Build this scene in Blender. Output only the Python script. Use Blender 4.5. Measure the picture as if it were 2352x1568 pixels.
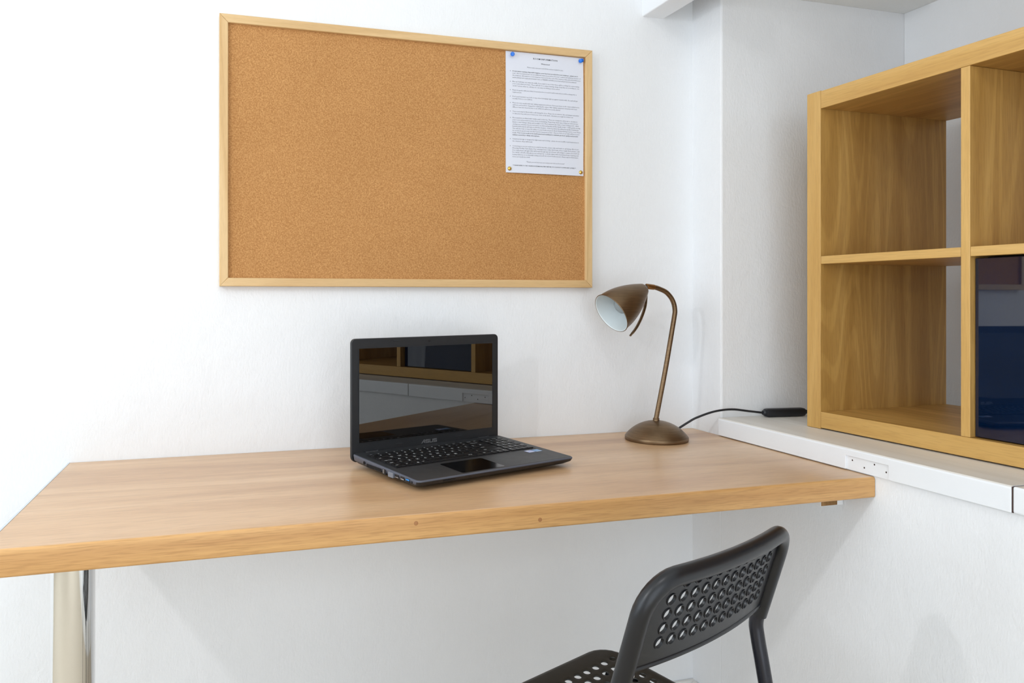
import bpy, bmesh, math, random
from mathutils import Vector, Matrix
random.seed(4)
PI = math.pi
for o in list(bpy.data.objects):
    bpy.data.objects.remove(o, do_unlink=True)
S = bpy.context.scene
COL = S.collection

# ------------------------------------------------------------------ camera
cam_d = bpy.data.cameras.new('camera')
cam = bpy.data.objects.new('camera', cam_d)
COL.objects.link(cam)
cam.location = (0.0, -1.7838, 1.107)
cam.rotation_euler = (PI/2, 0, -0.2917)
cam_d.sensor_width = 36.0
cam_d.lens = 27.43
cam_d.shift_x = 0.0742
cam_d.shift_y = -0.0430
cam_d.clip_start = 0.05
S.camera = cam

# ------------------------------------------------------------------ world, lights, exposure
W = bpy.data.worlds.new('world')
S.world = W
W.use_nodes = True
W.node_tree.nodes['Background'].inputs[0].default_value = (0.80, 0.90, 1.0, 1)
W.node_tree.nodes['Background'].inputs[1].default_value = 1.0

def area(name, loc, target, sx, sy, power, col):
    l = bpy.data.lights.new(name, 'AREA')
    l.shape = 'RECTANGLE'; l.size = sx; l.size_y = sy; l.energy = power; l.color = col
    o = bpy.data.objects.new(name, l)
    o.location = loc
    o.rotation_euler = (Vector(target) - Vector(loc)).to_track_quat('-Z', 'Y').to_euler()
    COL.objects.link(o)
    return o

def point_light(name, loc, radius, power, col):
    l = bpy.data.lights.new(name, 'POINT')
    l.shadow_soft_size = radius; l.energy = power; l.color = col
    o = bpy.data.objects.new(name, l)
    o.location = loc
    COL.objects.link(o)
    return o

# daylight entering through an assumed, unseen window in the left wall
area('assumed_daylight', (-2.58, -1.30, 1.30), (0.5, -1.0, 1.1), 1.90, 1.60, 40.0, (0.80, 0.91, 1.0))
# added fill light behind the camera, lifting the shade under the desk
area('rear_fill', (0.1, -3.14, 1.02), (0.3, 0.0, 0.8), 1.7, 1.9, 31.0, (0.86, 0.935, 1.0))
# assumed, unseen point lights with no lamp body, placed to fit cast shadows
point_light('assumed_light_a', (-1.07, -1.29, 1.75), 0.025, 29.0, (0.97, 0.98, 1.0))
point_light('assumed_light_b', (0.27, -1.59, 2.20), 0.06, 9.0, (0.97, 0.98, 1.0))

vs = S.view_settings
vs.view_transform = 'Standard'
vs.look = 'None'
vs.gamma = 1.0
vs.exposure = -0.53
vs.use_curve_mapping = False

# ------------------------------------------------------------------ materials
def lin(c):
    return tuple(((v/255.0)/12.92 if v/255.0 <= 0.04045 else ((v/255.0+0.055)/1.055)**2.4) for v in c) + (1.0,)

def newmat(name):
    m = bpy.data.materials.new(name)
    m.use_nodes = True
    nt = m.node_tree
    return m, nt, nt.nodes['Principled BSDF']

def N(nt, kind, **kw):
    n = nt.nodes.new(kind)
    for k, v in kw.items():
        if k in n.inputs:
            n.inputs[k].default_value = v
        else:
            setattr(n, k, v)
    return n

def coords(nt, scale=(1, 1, 1), rot=(0, 0, 0), loc=(0, 0, 0)):
    t = N(nt, 'ShaderNodeTexCoord')
    m = N(nt, 'ShaderNodeMapping')
    m.inputs['Scale'].default_value = scale
    m.inputs['Rotation'].default_value = rot
    m.inputs['Location'].default_value = loc
    nt.links.new(t.outputs['Object'], m.inputs['Vector'])
    return m.outputs['Vector']

def ramp(nt, fac, stops):
    r = N(nt, 'ShaderNodeValToRGB')
    e = r.color_ramp.elements
    while len(e) < len(stops):
        e.new(0.5)
    for i, (p, c) in enumerate(stops):
        e[i].position = p; e[i].color = c
    nt.links.new(fac, r.inputs['Fac'])
    return r.outputs['Color']

def mix(nt, fac, a, b, mode='MIX'):
    n = N(nt, 'ShaderNodeMix', data_type='RGBA', blend_type=mode)
    for sock, v in ((n.inputs[0], fac), (n.inputs[6], a), (n.inputs[7], b)):
        if hasattr(v, 'is_linked'):
            nt.links.new(v, sock)
        else:
            sock.default_value = v
    return n.outputs[2]

def bump(nt, bsdf, height, strength, dist):
    b = N(nt, 'ShaderNodeBump')
    b.inputs['Strength'].default_value = strength
    b.inputs['Distance'].default_value = dist
    nt.links.new(height, b.inputs['Height'])
    nt.links.new(b.outputs['Normal'], bsdf.inputs['Normal'])

def noise(nt, vec, scale, detail=3.0, rough=0.55, dist=0.0):
    n = N(nt, 'ShaderNodeTexNoise')
    n.inputs['Scale'].default_value = scale
    n.inputs['Detail'].default_value = detail
    n.inputs['Roughness'].default_value = rough
    n.inputs['Distortion'].default_value = dist
    nt.links.new(vec, n.inputs['Vector'])
    return n.outputs['Fac']

def plain(name, col, rough=0.5, metal=0.0, coat=0.0, spec=0.5):
    m, nt, b = newmat(name)
    b.inputs['Base Color'].default_value = lin(col)
    b.inputs['Roughness'].default_value = rough
    b.inputs['Metallic'].default_value = metal
    b.inputs['Coat Weight'].default_value = coat
    b.inputs['Specular IOR Level'].default_value = spec
    # faint mottling so the surface is not perfectly even
    f = noise(nt, coords(nt), 60.0, 4.0)
    r = N(nt, 'ShaderNodeMapRange')
    r.inputs['To Min'].default_value = max(0.0, rough - 0.04)
    r.inputs['To Max'].default_value = min(1.0, rough + 0.04)
    nt.links.new(f, r.inputs['Value'])
    nt.links.new(r.outputs['Result'], b.inputs['Roughness'])
    return m

def plaster(name, col, strength=0.25):
    m, nt, b = newmat(name)
    v = coords(nt)
    big = noise(nt, v, 3.0, 4.0, 0.6)
    c = ramp(nt, big, [(0.3, lin(tuple(x*0.985 for x in col))), (0.7, lin(col))])
    nt.links.new(c, b.inputs['Base Color'])
    b.inputs['Roughness'].default_value = 0.62
    b.inputs['Specular IOR Level'].default_value = 0.25
    a1 = noise(nt, v, 16.0, 5.0, 0.62, 0.4)
    vv = coords(nt, (220, 220, 90))
    a2 = noise(nt, vv, 1.0, 2.0, 0.5)
    ad = N(nt, 'ShaderNodeMath', operation='MULTIPLY_ADD')
    nt.links.new(a2, ad.inputs[0]); ad.inputs[1].default_value = 0.28
    nt.links.new(a1, ad.inputs[2])
    bump(nt, b, ad.outputs[0], strength, 0.006)
    return m

def wood(name, dark, mid, light, axis, across=26.0, along=0.9, rough=0.42, seed=0.0, contrast=1.0, cath=0.0, spec=0.5):
    """laminate / veneer wood, grain running along the given axis (0,1,2)"""
    m, nt, b = newmat(name)
    sc = [across]*3; sc[axis] = along
    v = coords(nt, tuple(sc), loc=(seed, seed*1.7, seed*0.6))
    n1 = noise(nt, v, 0.55, 3.0, 0.55, 0.9)
    base = ramp(nt, n1, [(0.30, lin(dark)), (0.50, lin(mid)), (0.72, lin(light))])
    sc2 = [max(across*11, 430.0)]*3; sc2[axis] = max(along*14, 20.0)
    v2 = coords(nt, tuple(sc2), loc=(seed*3, seed, seed))
    n2 = noise(nt, v2, 1.0, 2.0, 0.6)
    streak = ramp(nt, n2, [(0.36, (0.66, 0.60, 0.54, 1)), (0.52, (1, 1, 1, 1))])
    col = mix(nt, 0.55*contrast, base, streak, 'MULTIPLY')
    if cath > 0:
        sc3 = [across*0.42]*3; sc3[axis] = along*0.8
        v3 = coords(nt, tuple(sc3), loc=(seed, 0.3, seed))
        w = N(nt, 'ShaderNodeTexNoise')
        w.inputs['Scale'].default_value = 0.8; w.inputs['Detail'].default_value = 1.0; w.inputs['Distortion'].default_value = 0.3
        nt.links.new(v3, w.inputs['Vector'])
        mm = N(nt, 'ShaderNodeMath', operation='MULTIPLY'); mm.inputs[1].default_value = 95.0
        nt.links.new(w.outputs['Fac'], mm.inputs[0])
        sn = N(nt, 'ShaderNodeMath', operation='SINE'); nt.links.new(mm.outputs[0], sn.inputs[0])
        lines = ramp(nt, sn.outputs[0], [(0.25, (0.74, 0.68, 0.6, 1)), (0.75, (1, 1, 1, 1))])
        col = mix(nt, cath, col, lines, 'MULTIPLY')
    nt.links.new(col, b.inputs['Base Color'])
    b.inputs['Roughness'].default_value = rough
    b.inputs['Specular IOR Level'].default_value = spec
    bump(nt, b, n2, 0.10, 0.0006)
    return m

def brushed(name, col, rough, axis_scale):
    m, nt, b = newmat(name)
    v = coords(nt, axis_scale)
    f = noise(nt, v, 1.0, 3.0, 0.6)
    c = ramp(nt, f, [(0.3, lin(tuple(x*0.86 for x in col))), (0.7, lin(col))])
    nt.links.new(c, b.inputs['Base Color'])
    b.inputs['Metallic'].default_value = 0.92
    b.inputs['Roughness'].default_value = rough
    bump(nt, b, f, 0.04, 0.0004)
    return m

M = {}
M['wall'] = plaster('wall_paint', (244, 245, 247), 0.34)
M['ceiling'] = plaster('ceiling_paint', (246, 247, 245), 0.3)
M['gloss_white'] = plain('white_gloss_paint', (243, 245, 248), 0.35)
M['ledge_top'] = wood('painted_ledge', (224, 218, 210), (233, 228, 220), (239, 235, 229), 1, 40.0, 1.2, 0.38, 2.0, 0.16)
M['skirting'] = plain('skirting_paint', (232, 230, 226), 0.4)
M['dark_gap'] = plain('dark_gap', (66, 46, 40), 0.8)
M['top_wood'] = wood('worktop_oak_laminate', (186, 142, 103), (213, 174, 133), (227, 193, 157), 0, 13.0, 0.7, 0.31, 1.3, 0.75)
M['top_wood'].node_tree.nodes['Principled BSDF'].inputs['IOR'].default_value = 1.75
M['edge_wood'] = wood('worktop_edge_oak', (196, 146, 90), (217, 168, 108), (229, 184, 126), 0, 34.0, 1.4, 0.42, 4.1, 0.85)
M['knot'] = plain('knot', (168, 116, 70), 0.5)
M['strip'] = plain('end_strip', (214, 222, 228), 0.3, 0.35)
M['raw_wood'] = wood('sawn_timber', (120, 88, 48), (150, 112, 66), (172, 132, 84), 2, 60.0, 8.0, 0.8, 2.2, 0.9)
M['chrome'] = plain('chrome', (236, 236, 236), 0.06, 1.0)
M['frame_x'] = wood('pine_frame_horizontal', (206, 166, 112), (222, 186, 134), (231, 199, 150), 0, 40.0, 2.2, 0.5, 0.7, 0.30)
M['frame_z'] = wood('pine_frame_vertical', (206, 166, 112), (222, 186, 134), (231, 199, 150), 2, 40.0, 2.2, 0.5, 3.7, 0.30)
for ax, k in ((0, 'kx'), (1, 'ky'), (2, 'kz')):
    M[k] = wood('bookcase_oak_' + 'xyz'[ax], (182, 137, 68), (202, 158, 86), (215, 173, 102), ax, 20.0, 0.9, 0.42, 1.0+ax, 0.65, 0.45)
M['kfront_y'] = wood('bookcase_edge_oak_long', (196, 150, 80), (211, 167, 96), (222, 181, 112), 1, 36.0, 1.4, 0.42, 5.0, 0.5)
M['kfront_z'] = wood('bookcase_edge_oak_upright', (196, 150, 80), (211, 167, 96), (222, 181, 112), 2, 36.0, 1.4, 0.42, 6.0, 0.5)
M['bronze'] = brushed('antique_bronze', (132, 108, 82), 0.38, (18, 18, 420))
M['brass'] = brushed('aged_brass', (160, 118, 72), 0.32, (200, 200, 200))
M['shade_white'] = plain('shade_white_enamel', (226, 234, 236), 0.35)
M['black_plastic'] = plain('black_plastic', (26, 28, 34), 0.38)
M['chair_plastic'] = plain('chair_plastic', (20, 21, 26), 0.34)
M['chair_seat'] = plain('chair_seat_plastic', (30, 31, 29), 0.46)
M['chair_metal'] = plain('chair_tube_black', (40, 40, 46), 0.24, 0.35)
M['screw'] = plain('screw_steel', (220, 222, 226), 0.2, 1.0)
M['lap_body'] = plain('laptop_shell', (36, 38, 42), 0.42)
M['lap_side'] = plain('laptop_side', (84, 88, 100), 0.42)
M['lap_deck'] = plain('laptop_deck', (42, 44, 47), 0.48)
M['lap_lid'] = plain('laptop_bezel', (34, 36, 40), 0.45)
M['key'] = plain('key_cap', (16, 17, 20), 0.4)
M['keyprint'] = plain('key_print', (225, 228, 232), 0.5)
def mk_screen():
    m, nt, b = newmat('screen_glass')
    c = ramp(nt, noise(nt, coords(nt), 30.0), [(0.3, lin((3, 3, 5))), (0.7, lin((5, 5, 7)))])
    nt.links.new(c, b.inputs['Base Color'])
    b.inputs['Roughness'].default_value = 0.012
    b.inputs['IOR'].default_value = 2.05
    return m
M['screen'] = mk_screen()
M['touchpad'] = plain('touchpad', (8, 9, 11), 0.14)
M['logo'] = plain('logo_silver', (150, 152, 156), 0.35, 0.6)
M['port_dark'] = plain('port_dark', (14, 14, 18), 0.5)
M['port_metal'] = plain('port_metal', (196, 198, 202), 0.3, 0.8)
M['lap_port'] = plain('port_grey', (132, 138, 150), 0.4, 0.3)
M['port_blue'] = plain('port_blue', (40, 140, 220), 0.4)
M['sticker_a'] = plain('sticker_pale_blue', (178, 190, 236), 0.4)
M['sticker_b'] = plain('sticker_sky_blue', (120, 165, 214), 0.4)
M['sticker_w'] = plain('sticker_white', (236, 238, 244), 0.4)
M['paper'] = plain('paper', (226, 228, 238), 0.75, 0, 0, 0.2)
M['ink'] = plain('ink', (92, 92, 104), 0.7, 0, 0, 0.1)
M['ink_bold'] = plain('ink_bold', (52, 52, 62), 0.7, 0, 0, 0.1)
M['pin_blue'] = plain('pin_blue_plastic', (0, 112, 222), 0.25)
M['pin_brass'] = plain('pin_brass', (214, 178, 96), 0.22, 1.0)

def mk_cork():
    m, nt, b = newmat('cork')
    v = coords(nt)
    n1 = noise(nt, v, 330.0, 2.0, 0.7)
    c1 = ramp(nt, n1, [(0.24, lin((166, 115, 68))), (0.48, lin((190, 138, 86))), (0.72, lin((214, 164, 108)))])
    n2 = noise(nt, v, 5.0, 3.0)
    c2 = ramp(nt, n2, [(0.3, (0.93, 0.92, 0.90, 1)), (0.7, (1, 1, 1, 1))])
    c = mix(nt, 1.0, c1, c2, 'MULTIPLY')
    vo = N(nt, 'ShaderNodeTexVoronoi'); vo.inputs['Scale'].default_value = 230.0
    nt.links.new(v, vo.inputs['Vector'])
    spot = ramp(nt, vo.outputs['Distance'], [(0.07, (1, 1, 1, 1)), (0.17, (0, 0, 0, 1))])
    sel = N(nt, 'ShaderNodeSeparateColor'); nt.links.new(vo.outputs['Color'], sel.inputs['Color'])
    th = N(nt, 'ShaderNodeMath', operation='GREATER_THAN'); th.inputs[1].default_value = 0.82
    nt.links.new(sel.outputs['Red'], th.inputs[0])
    mu = N(nt, 'ShaderNodeMath', operation='MULTIPLY')
    nt.links.new(spot, mu.inputs[0]); nt.links.new(th.outputs[0], mu.inputs[1])
    c = mix(nt, mu.outputs[0], c, lin((112, 66, 34)))
    th2 = N(nt, 'ShaderNodeMath', operation='LESS_THAN'); th2.inputs[1].default_value = 0.14
    nt.links.new(sel.outputs['Green'], th2.inputs[0])
    mu2 = N(nt, 'ShaderNodeMath', operation='MULTIPLY')
    nt.links.new(spot, mu2.inputs[0]); nt.links.new(th2.outputs[0], mu2.inputs[1])
    c = mix(nt, mu2.outputs[0], c, lin((228, 186, 132)))
    nt.links.new(c, b.inputs['Base Color'])
    b.inputs['Roughness'].default_value = 0.85
    b.inputs['Specular IOR Level'].default_value = 0.15
    bump(nt, b, n1, 0.25, 0.0008)
    return m
M['cork'] = mk_cork()

def mk_door():
    m, nt, b = newmat('navy_gloss')
    v = coords(nt)
    n1 = noise(nt, v, 4.0, 4.0, 0.6)
    c = ramp(nt, n1, [(0.35, lin((2, 18, 42))), (0.65, lin((4, 25, 54)))])
    nt.links.new(c, b.inputs['Base Color'])
    b.inputs['Roughness'].default_value = 0.02
    b.inputs['IOR'].default_value = 1.75
    return m
M['navy'] = mk_door()

def mk_carpet():
    m, nt, b = newmat('carpet')
    v = coords(nt)
    n1 = noise(nt, v, 300.0, 2.0)
    c = ramp(nt, n1, [(0.3, lin((188, 174, 152))), (0.7, lin((216, 204, 184)))])
    nt.links.new(c, b.inputs['Base Color'])
    b.inputs['Roughness'].default_value = 0.95
    bump(nt, b, n1, 0.6, 0.004)
    return m
M['carpet'] = mk_carpet()

def mk_glass():
    m, nt, b = newmat('bulb_glass')
    b.inputs['Base Color'].default_value = (0.95, 0.97, 0.97, 1)
    b.inputs['Roughness'].default_value = 0.03
    b.inputs['IOR'].default_value = 1.35
    b.inputs['Transmission Weight'].default_value = 0.85
    return m
M['bulb'] = mk_glass()

# ------------------------------------------------------------------ geometry helpers
def link(name, me, mat, parent=None, smooth=None, kind=None):
    o = bpy.data.objects.new(name, me)
    COL.objects.link(o)
    mats = mat if isinstance(mat, (list, tuple)) else [mat]
    if not me.materials:
        for m in mats:
            me.materials.append(m)
    if smooth is not None:
        me.shade_smooth()
        me.set_sharp_from_angle(angle=math.radians(smooth))
    if parent is not None:
        o.parent = parent
    if kind:
        o['kind'] = kind
    return o

def finish(name, bm, mat, parent=None, smooth=None, kind=None):
    bmesh.ops.recalc_face_normals(bm, faces=bm.faces)
    me = bpy.data.meshes.new(name)
    bm.to_mesh(me); bm.free()
    return link(name, me, mat, parent, smooth, kind)

def box(bm, x0, x1, y0, y1, z0, z1, bev=0.0, seg=2, mi=0):
    vs_ = [bm.verts.new(p) for p in ((x0, y0, z0), (x1, y0, z0), (x1, y1, z0), (x0, y1, z0),
                                     (x0, y0, z1), (x1, y0, z1), (x1, y1, z1), (x0, y1, z1))]
    fs = [bm.faces.new([vs_[i] for i in f]) for f in ((0, 3, 2, 1), (4, 5, 6, 7), (0, 1, 5, 4), (1, 2, 6, 5), (2, 3, 7, 6), (3, 0, 4, 7))]
    for f in fs:
        f.material_index = mi
    if bev > 0:
        es = list({e for f in fs for e in f.edges})
        bmesh.ops.bevel(bm, geom=es, offset=bev, segments=seg, profile=0.5, affect='EDGES', clamp_overlap=True)
    return vs_

def boxobj(name, dims, mat, parent=None, bev=0.0, seg=2, kind=None):
    bm = bmesh.new()
    box(bm, *dims, bev=bev, seg=seg)
    return finish(name, bm, mat, parent, None, kind)

def prism(bm, poly, axis, a, b, mi=0):
    """extrude a 2D polygon (list of 2-tuples in the other two axes, cyclic order) along axis from a to b"""
    def P(q, t):
        p = [0, 0, 0]; p[axis] = t
        r = [i for i in range(3) if i != axis]
        p[r[0]] = q[0]; p[r[1]] = q[1]
        return p
    A = [bm.verts.new(P(q, a)) for q in poly]
    B = [bm.verts.new(P(q, b)) for q in poly]
    n = len(poly)
    fs = [bm.faces.new(A), bm.faces.new(B)]
    for i in range(n):
        fs.append(bm.faces.new((A[i], A[(i+1) % n], B[(i+1) % n], B[i])))
    for f in fs:
        f.material_index = mi
    return fs

def tube(bm, pts, radii, seg=16, cap=True, flat=None):
    pts = [Vector(p) for p in pts]
    if not isinstance(radii, (list, tuple)):
        radii = [radii]*len(pts)
    rings = []
    prev = None
    for i, p in enumerate(pts):
        if i == 0: t = pts[1]-pts[0]
        elif i == len(pts)-1: t = pts[-1]-pts[-2]
        else: t = (pts[i+1]-pts[i]).normalized()+(pts[i]-pts[i-1]).normalized()
        t.normalize()
        if prev is None:
            up = Vector((0, 0, 1)) if abs(t.z) < 0.9 else Vector((0, 1, 0))
            n = t.cross(up).normalized()
        else:
            n = (prev - t*prev.dot(t)).normalized()
        prev = n
        b = t.cross(n)
        r = radii[i]
        rings.append([bm.verts.new(p+(n*math.cos(2*PI*k/seg)+b*math.sin(2*PI*k/seg))*r) for k in range(seg)])
    for i in range(len(rings)-1):
        for k in range(seg):
            bm.faces.new((rings[i][k], rings[i][(k+1) % seg], rings[i+1][(k+1) % seg], rings[i+1][k]))
    if cap:
        bm.faces.new(rings[0]); bm.faces.new(rings[-1])
    return rings

def catmull(pts, n=8):
    pts = [Vector(p) for p in pts]
    P = [pts[0]*2-pts[1]]+pts+[pts[-1]*2-pts[-2]]
    out = []
    for i in range(1, len(P)-2):
        for k in range(n):
            t = k/n
            out.append(0.5*((2*P[i])+(-P[i-1]+P[i+1])*t+(2*P[i-1]-5*P[i]+4*P[i+1]-P[i+2])*t*t+(-P[i-1]+3*P[i]-3*P[i+1]+P[i+2])*t**3))
    out.append(pts[-1])
    return out

def lathe(bm, prof, seg=48, mat4=None, cap0=False, cap1=False):
    """prof: list of (r, h) about local z; mat4 places it"""
    mat4 = mat4 or Matrix()
    rings = []
    for r, h in prof:
        if r < 1e-6:
            rings.append([bm.verts.new(mat4 @ Vector((0, 0, h)))])
        else:
            rings.append([bm.verts.new(mat4 @ Vector((r*math.cos(2*PI*k/seg), r*math.sin(2*PI*k/seg), h))) for k in range(seg)])
    for a, b in zip(rings, rings[1:]):
        if len(a) == 1 and len(b) == 1:
            continue
        for k in range(seg):
            k2 = (k+1) % seg
            if len(a) == 1: bm.faces.new((a[0], b[k], b[k2]))
            elif len(b) == 1: bm.faces.new((a[k], a[k2], b[0]))
            else: bm.faces.new((a[k], a[k2], b[k2], b[k]))
    if cap0 and len(rings[0]) > 1: bm.faces.new(rings[0])
    if cap1 and len(rings[-1]) > 1: bm.faces.new(rings[-1])

def frame_to(loc, zdir, xhint=(1, 0, 0)):
    z = Vector(zdir).normalized()
    x = Vector(xhint); x = (x - z*x.dot(z)).normalized()
    y = z.cross(x)
    return Matrix(((x.x, y.x, z.x, loc[0]), (x.y, y.y, z.y, loc[1]), (x.z, y.z, z.z, loc[2]), (0, 0, 0, 1)))

def empty(name, loc=(0, 0, 0), rz=0.0, label=None, cat=None, group=None, kind=None):
    o = bpy.data.objects.new(name, None)
    o.empty_display_size = 0.05
    o.location = loc
    o.rotation_euler = (0, 0, rz)
    COL.objects.link(o)
    if label: o['label'] = label
    if cat: o['category'] = cat
    if group: o['group'] = group
    if kind: o['kind'] = kind
    return o

def tag(o, label, cat, group=None):
    o['label'] = label; o['category'] = cat
    if group: o['group'] = group
    return o

def text_verts(body, res=2, bold=0.0, shear=0.0):
    """flat outlines of a line of writing as (verts, faces), size 1"""
    c = bpy.data.curves.new('writing', 'FONT')
    c.body = body
    c.size = 1.0
    c.resolution_u = res
    c.offset = bold
    c.shear = shear
    o = bpy.data.objects.new('writing', c)
    COL.objects.link(o)
    me = bpy.data.meshes.new_from_object(o)
    v = [(p.co.x, p.co.y) for p in me.vertices]
    f = [tuple(p.vertices) for p in me.polygons]
    bpy.data.objects.remove(o, do_unlink=True)
    bpy.data.curves.remove(c)
    bpy.data.meshes.remove(me)
    return v, f

def add_text(bm, body, place, size=None, width=None, align='L', res=2, bold=0.0, shear=0.0):
    """place maps (u, v) in metres to a point"""
    v, f = text_verts(body, res, bold, shear)
    if not v:
        return
    x0 = min(p[0] for p in v); x1 = max(p[0] for p in v)
    sx = size
    if width is not None:
        sx = width/max(x1-x0, 1e-6)
        if size is None: size = sx
    off = {'L': 0.0, 'C': -0.5*(x1-x0)*sx, 'R': -(x1-x0)*sx}[align]
    vv = [bm.verts.new(place((p[0]-x0)*sx+off, p[1]*size)) for p in v]
    for q in f:
        try:
            bm.faces.new([vv[i] for i in q])
        except ValueError:
            pass

# ================================================================== THE ROOM
XL, XR, XA = -2.60, 1.245, 1.828      # left wall, low right wall, alcove wall
YF = -3.20
CEIL = 2.40
DESK_Z = 0.7614
LEDGE_Z = 0.8065
bm = bmesh.new(); box(bm, XL-0.1, XA+0.1, YF-0.1, 0.1, -0.1, 0.0)
finish('floor', bm, M['carpet'], kind='structure')['label'] = 'beige carpet floor of the bedroom'
bm = bmesh.new(); box(bm, XL-0.1, XA+0.1, YF-0.1, 0.1, CEIL, CEIL+0.1)
finish('ceiling', bm, M['ceiling'], kind='structure')['label'] = 'white ceiling'
bm = bmesh.new(); box(bm, XL-0.1, XA+0.1, 0.0, 0.1, 0.0, CEIL)
finish('wall_back', bm, M['wall'], kind='structure')['label'] = 'white plastered wall behind the desk'
bm = bmesh.new(); box(bm, XR, XA+0.1, -0.119, 0.02, 0.0, CEIL, bev=0.004)
finish('wall_alcove', bm, M['wall'], kind='structure')['label'] = 'white pier and end wall of the alcove'
bm = bmesh.new(); box(bm, XR, XA+0.1, YF, -0.1195, 0.0, 0.7632)
finish('wall_low', bm, M['wall'], kind='structure')['label'] = 'low white wall carrying the ledge'
bm = bmesh.new(); box(bm, XA, XA+0.1, YF, -0.1195, 0.761, CEIL)
finish('wall_right', bm, M['wall'], kind='structure')['label'] = 'white wall at the back of the alcove'
bm = bmesh.new(); box(bm, XR, XA-0.0005, YF, -0.1195, 1.877, CEIL-0.0005)
finish('ceiling_alcove', bm, M['ceiling'], kind='structure')['label'] = 'lowered white ceiling over the alcove'
# window walls
def window_wall(name, axis, pos, thick, a0, a1, w0, w1, z0, z1, label):
    bm = bmesh.new()
    lo, hi = min(pos, pos+thick), max(pos, pos+thick)
    for (p, q, r, s) in ((a0, w0, 0, CEIL), (w1, a1, 0, CEIL), (w0, w1, 0, z0), (w0, w1, z1, CEIL)):
        if axis == 0: box(bm, lo, hi, p, q, r, s)
        else: box(bm, p, q, lo, hi, r, s)
    o = finish(name, bm, M['wall'], kind='structure'); o['label'] = label
def window_frame(name, axis, pos, w0, w1, z0, z1, label):
    e = empty(name, kind='structure', label=label)
    t = 0.05
    def bar(nm, p, q, r, s):
        d = (pos-0.04, pos, p, q, r, s) if axis == 0 else (p, q, pos-0.04, pos, r, s)
        boxobj(nm, d, M['gloss_white'], e, 0.003)
    bar('window_frame', w0, w0+t, z0, z1); bar('window_frame', w1-t, w1, z0, z1)
    bar('window_frame', w0+t, w1-t, z0, z0+t); bar('window_frame', w0+t, w1-t, z1-t, z1)
    m = 0.5*(w0+w1); bar('window_mullion', m-0.02, m+0.02, z0+t, z1-t)
window_wall('wall_left', 0, XL, -0.1, YF, 0.0, -2.27, -0.33, 0.45, 2.15, 'white wall with the assumed window')
window_frame('assumed_window', 0, XL-0.05, -2.27, -0.33, 0.45, 2.15, 'white framed window assumed in the left wall')  # unseen window, assumed from the brightness on the left
window_wall('wall_front', 1, YF, -0.1, XL, XA+0.1, -0.80, 1.00, 0.05, 2.10, 'white wall behind the photographer')
window_frame('fill_window', 1, YF-0.05, -0.80, 1.00, 0.05, 2.10, 'white framed window added behind the photographer for the fill light')  # unseen window, added and sized to suit the rear fill
# ceiling beam over the pier
bm = bmesh.new(); box(bm, 1.094, 1.158, -0.45, 0.02, 1.835, CEIL-0.0005, bev=0.003)
finish('trim_1', bm, M['gloss_white'], kind='structure')['label'] = 'white painted beam under the ceiling'
# skirting
bm = bmesh.new(); prism(bm, [(-0.0005, 0.0), (-0.016, 0.0), (-0.016, 0.092), (-0.010, 0.0995), (-0.0025, 0.1), (-0.0025, 0.097), (-0.0005, 0.097)], 0, XL, XR)
finish('baseboard_back', bm, M['skirting'], kind='structure')['label'] = 'white skirting along the desk wall'
bm = bmesh.new()
A = [(XR-0.0005, 0.0), (XR-0.016, 0.0), (XR-0.016, 0.092), (XR-0.010, 0.0995), (XR-0.0025, 0.1), (XR-0.0025, 0.097), (XR-0.0005, 0.097)]
prism(bm, A, 1, YF, -0.0165)
finish('baseboard_right', bm, M['skirting'], kind='structure')['label'] = 'white skirting along the low wall'

# ledge on the low wall: two painted boards with a joint, a hinge recess and screw holes
ledge = empty('trim_2', (0, 0, 0), kind='structure', label='white painted ledge board on the low wall')
LX = 1.2355
def ledge_board(y0, y1, recess=None):
    bm = bmesh.new()
    zb = 0.7635
    if recess is None:
        box(bm, LX, XA-0.0005, y0, y1, zb, LEDGE_Z, bev=0.0035, seg=3)
    else:
        # front outline walked in the y/z plane, the recess cut into the front face
        r0, r1, rz, dep = recess
        box(bm, LX+dep, XA-0.0005, y0, y1, zb, LEDGE_Z-0.004)
        box(bm, LX, LX+dep+0.001, r1, y1, zb, LEDGE_Z-0.0035, bev=0.0012)
        box(bm, LX, LX+dep+0.001, y0, r0, zb, LEDGE_Z-0.0035, bev=0.0012)
        box(bm, LX, LX+dep+0.001, r0-0.001, r1+0.001, rz, LEDGE_Z-0.0035, bev=0.0005)
        prof = [(LX, LEDGE_Z-0.005), (LX+0.001, LEDGE_Z-0.0018), (LX+0.0035, LEDGE_Z), (XA-0.0005, LEDGE_Z), (XA-0.0005, LEDGE_Z-0.005)]
        A_ = [bm.verts.new((p[0], y0, p[1])) for p in prof]; B_ = [bm.verts.new((p[0], y1, p[1])) for p in prof]
        bm.faces.new(A_); bm.faces.new(B_)
        for i in range(5):
            bm.faces.new((A_[i], A_[(i+1) % 5], B_[(i+1) % 5], B_[i]))
    for f in bm.faces:
        if f.normal.z == 0: f.normal_update()
    bmesh.ops.recalc_face_normals(bm, faces=bm.faces)
    for f in bm.faces:
        f.normal_update()
        f.material_index = 1 if f.normal.z > 0.8 and f.calc_center_median().z > LEDGE_Z-0.002 else 0
    return finish('ledge_board', bm, [M['gloss_white'], M['ledge_top']], ledge)
ledge_board(-0.8562, -0.1195, (-0.6236, -0.5221, 0.7915, 0.0038))
ledge_board(YF, -0.8582)
bm = bmesh.new(); box(bm, LX+0.0015, XA-0.002, -0.8584, -0.856, 0.764, LEDGE_Z-0.001)
finish('joint_gap', bm, M['dark_gap'], ledge)
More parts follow.
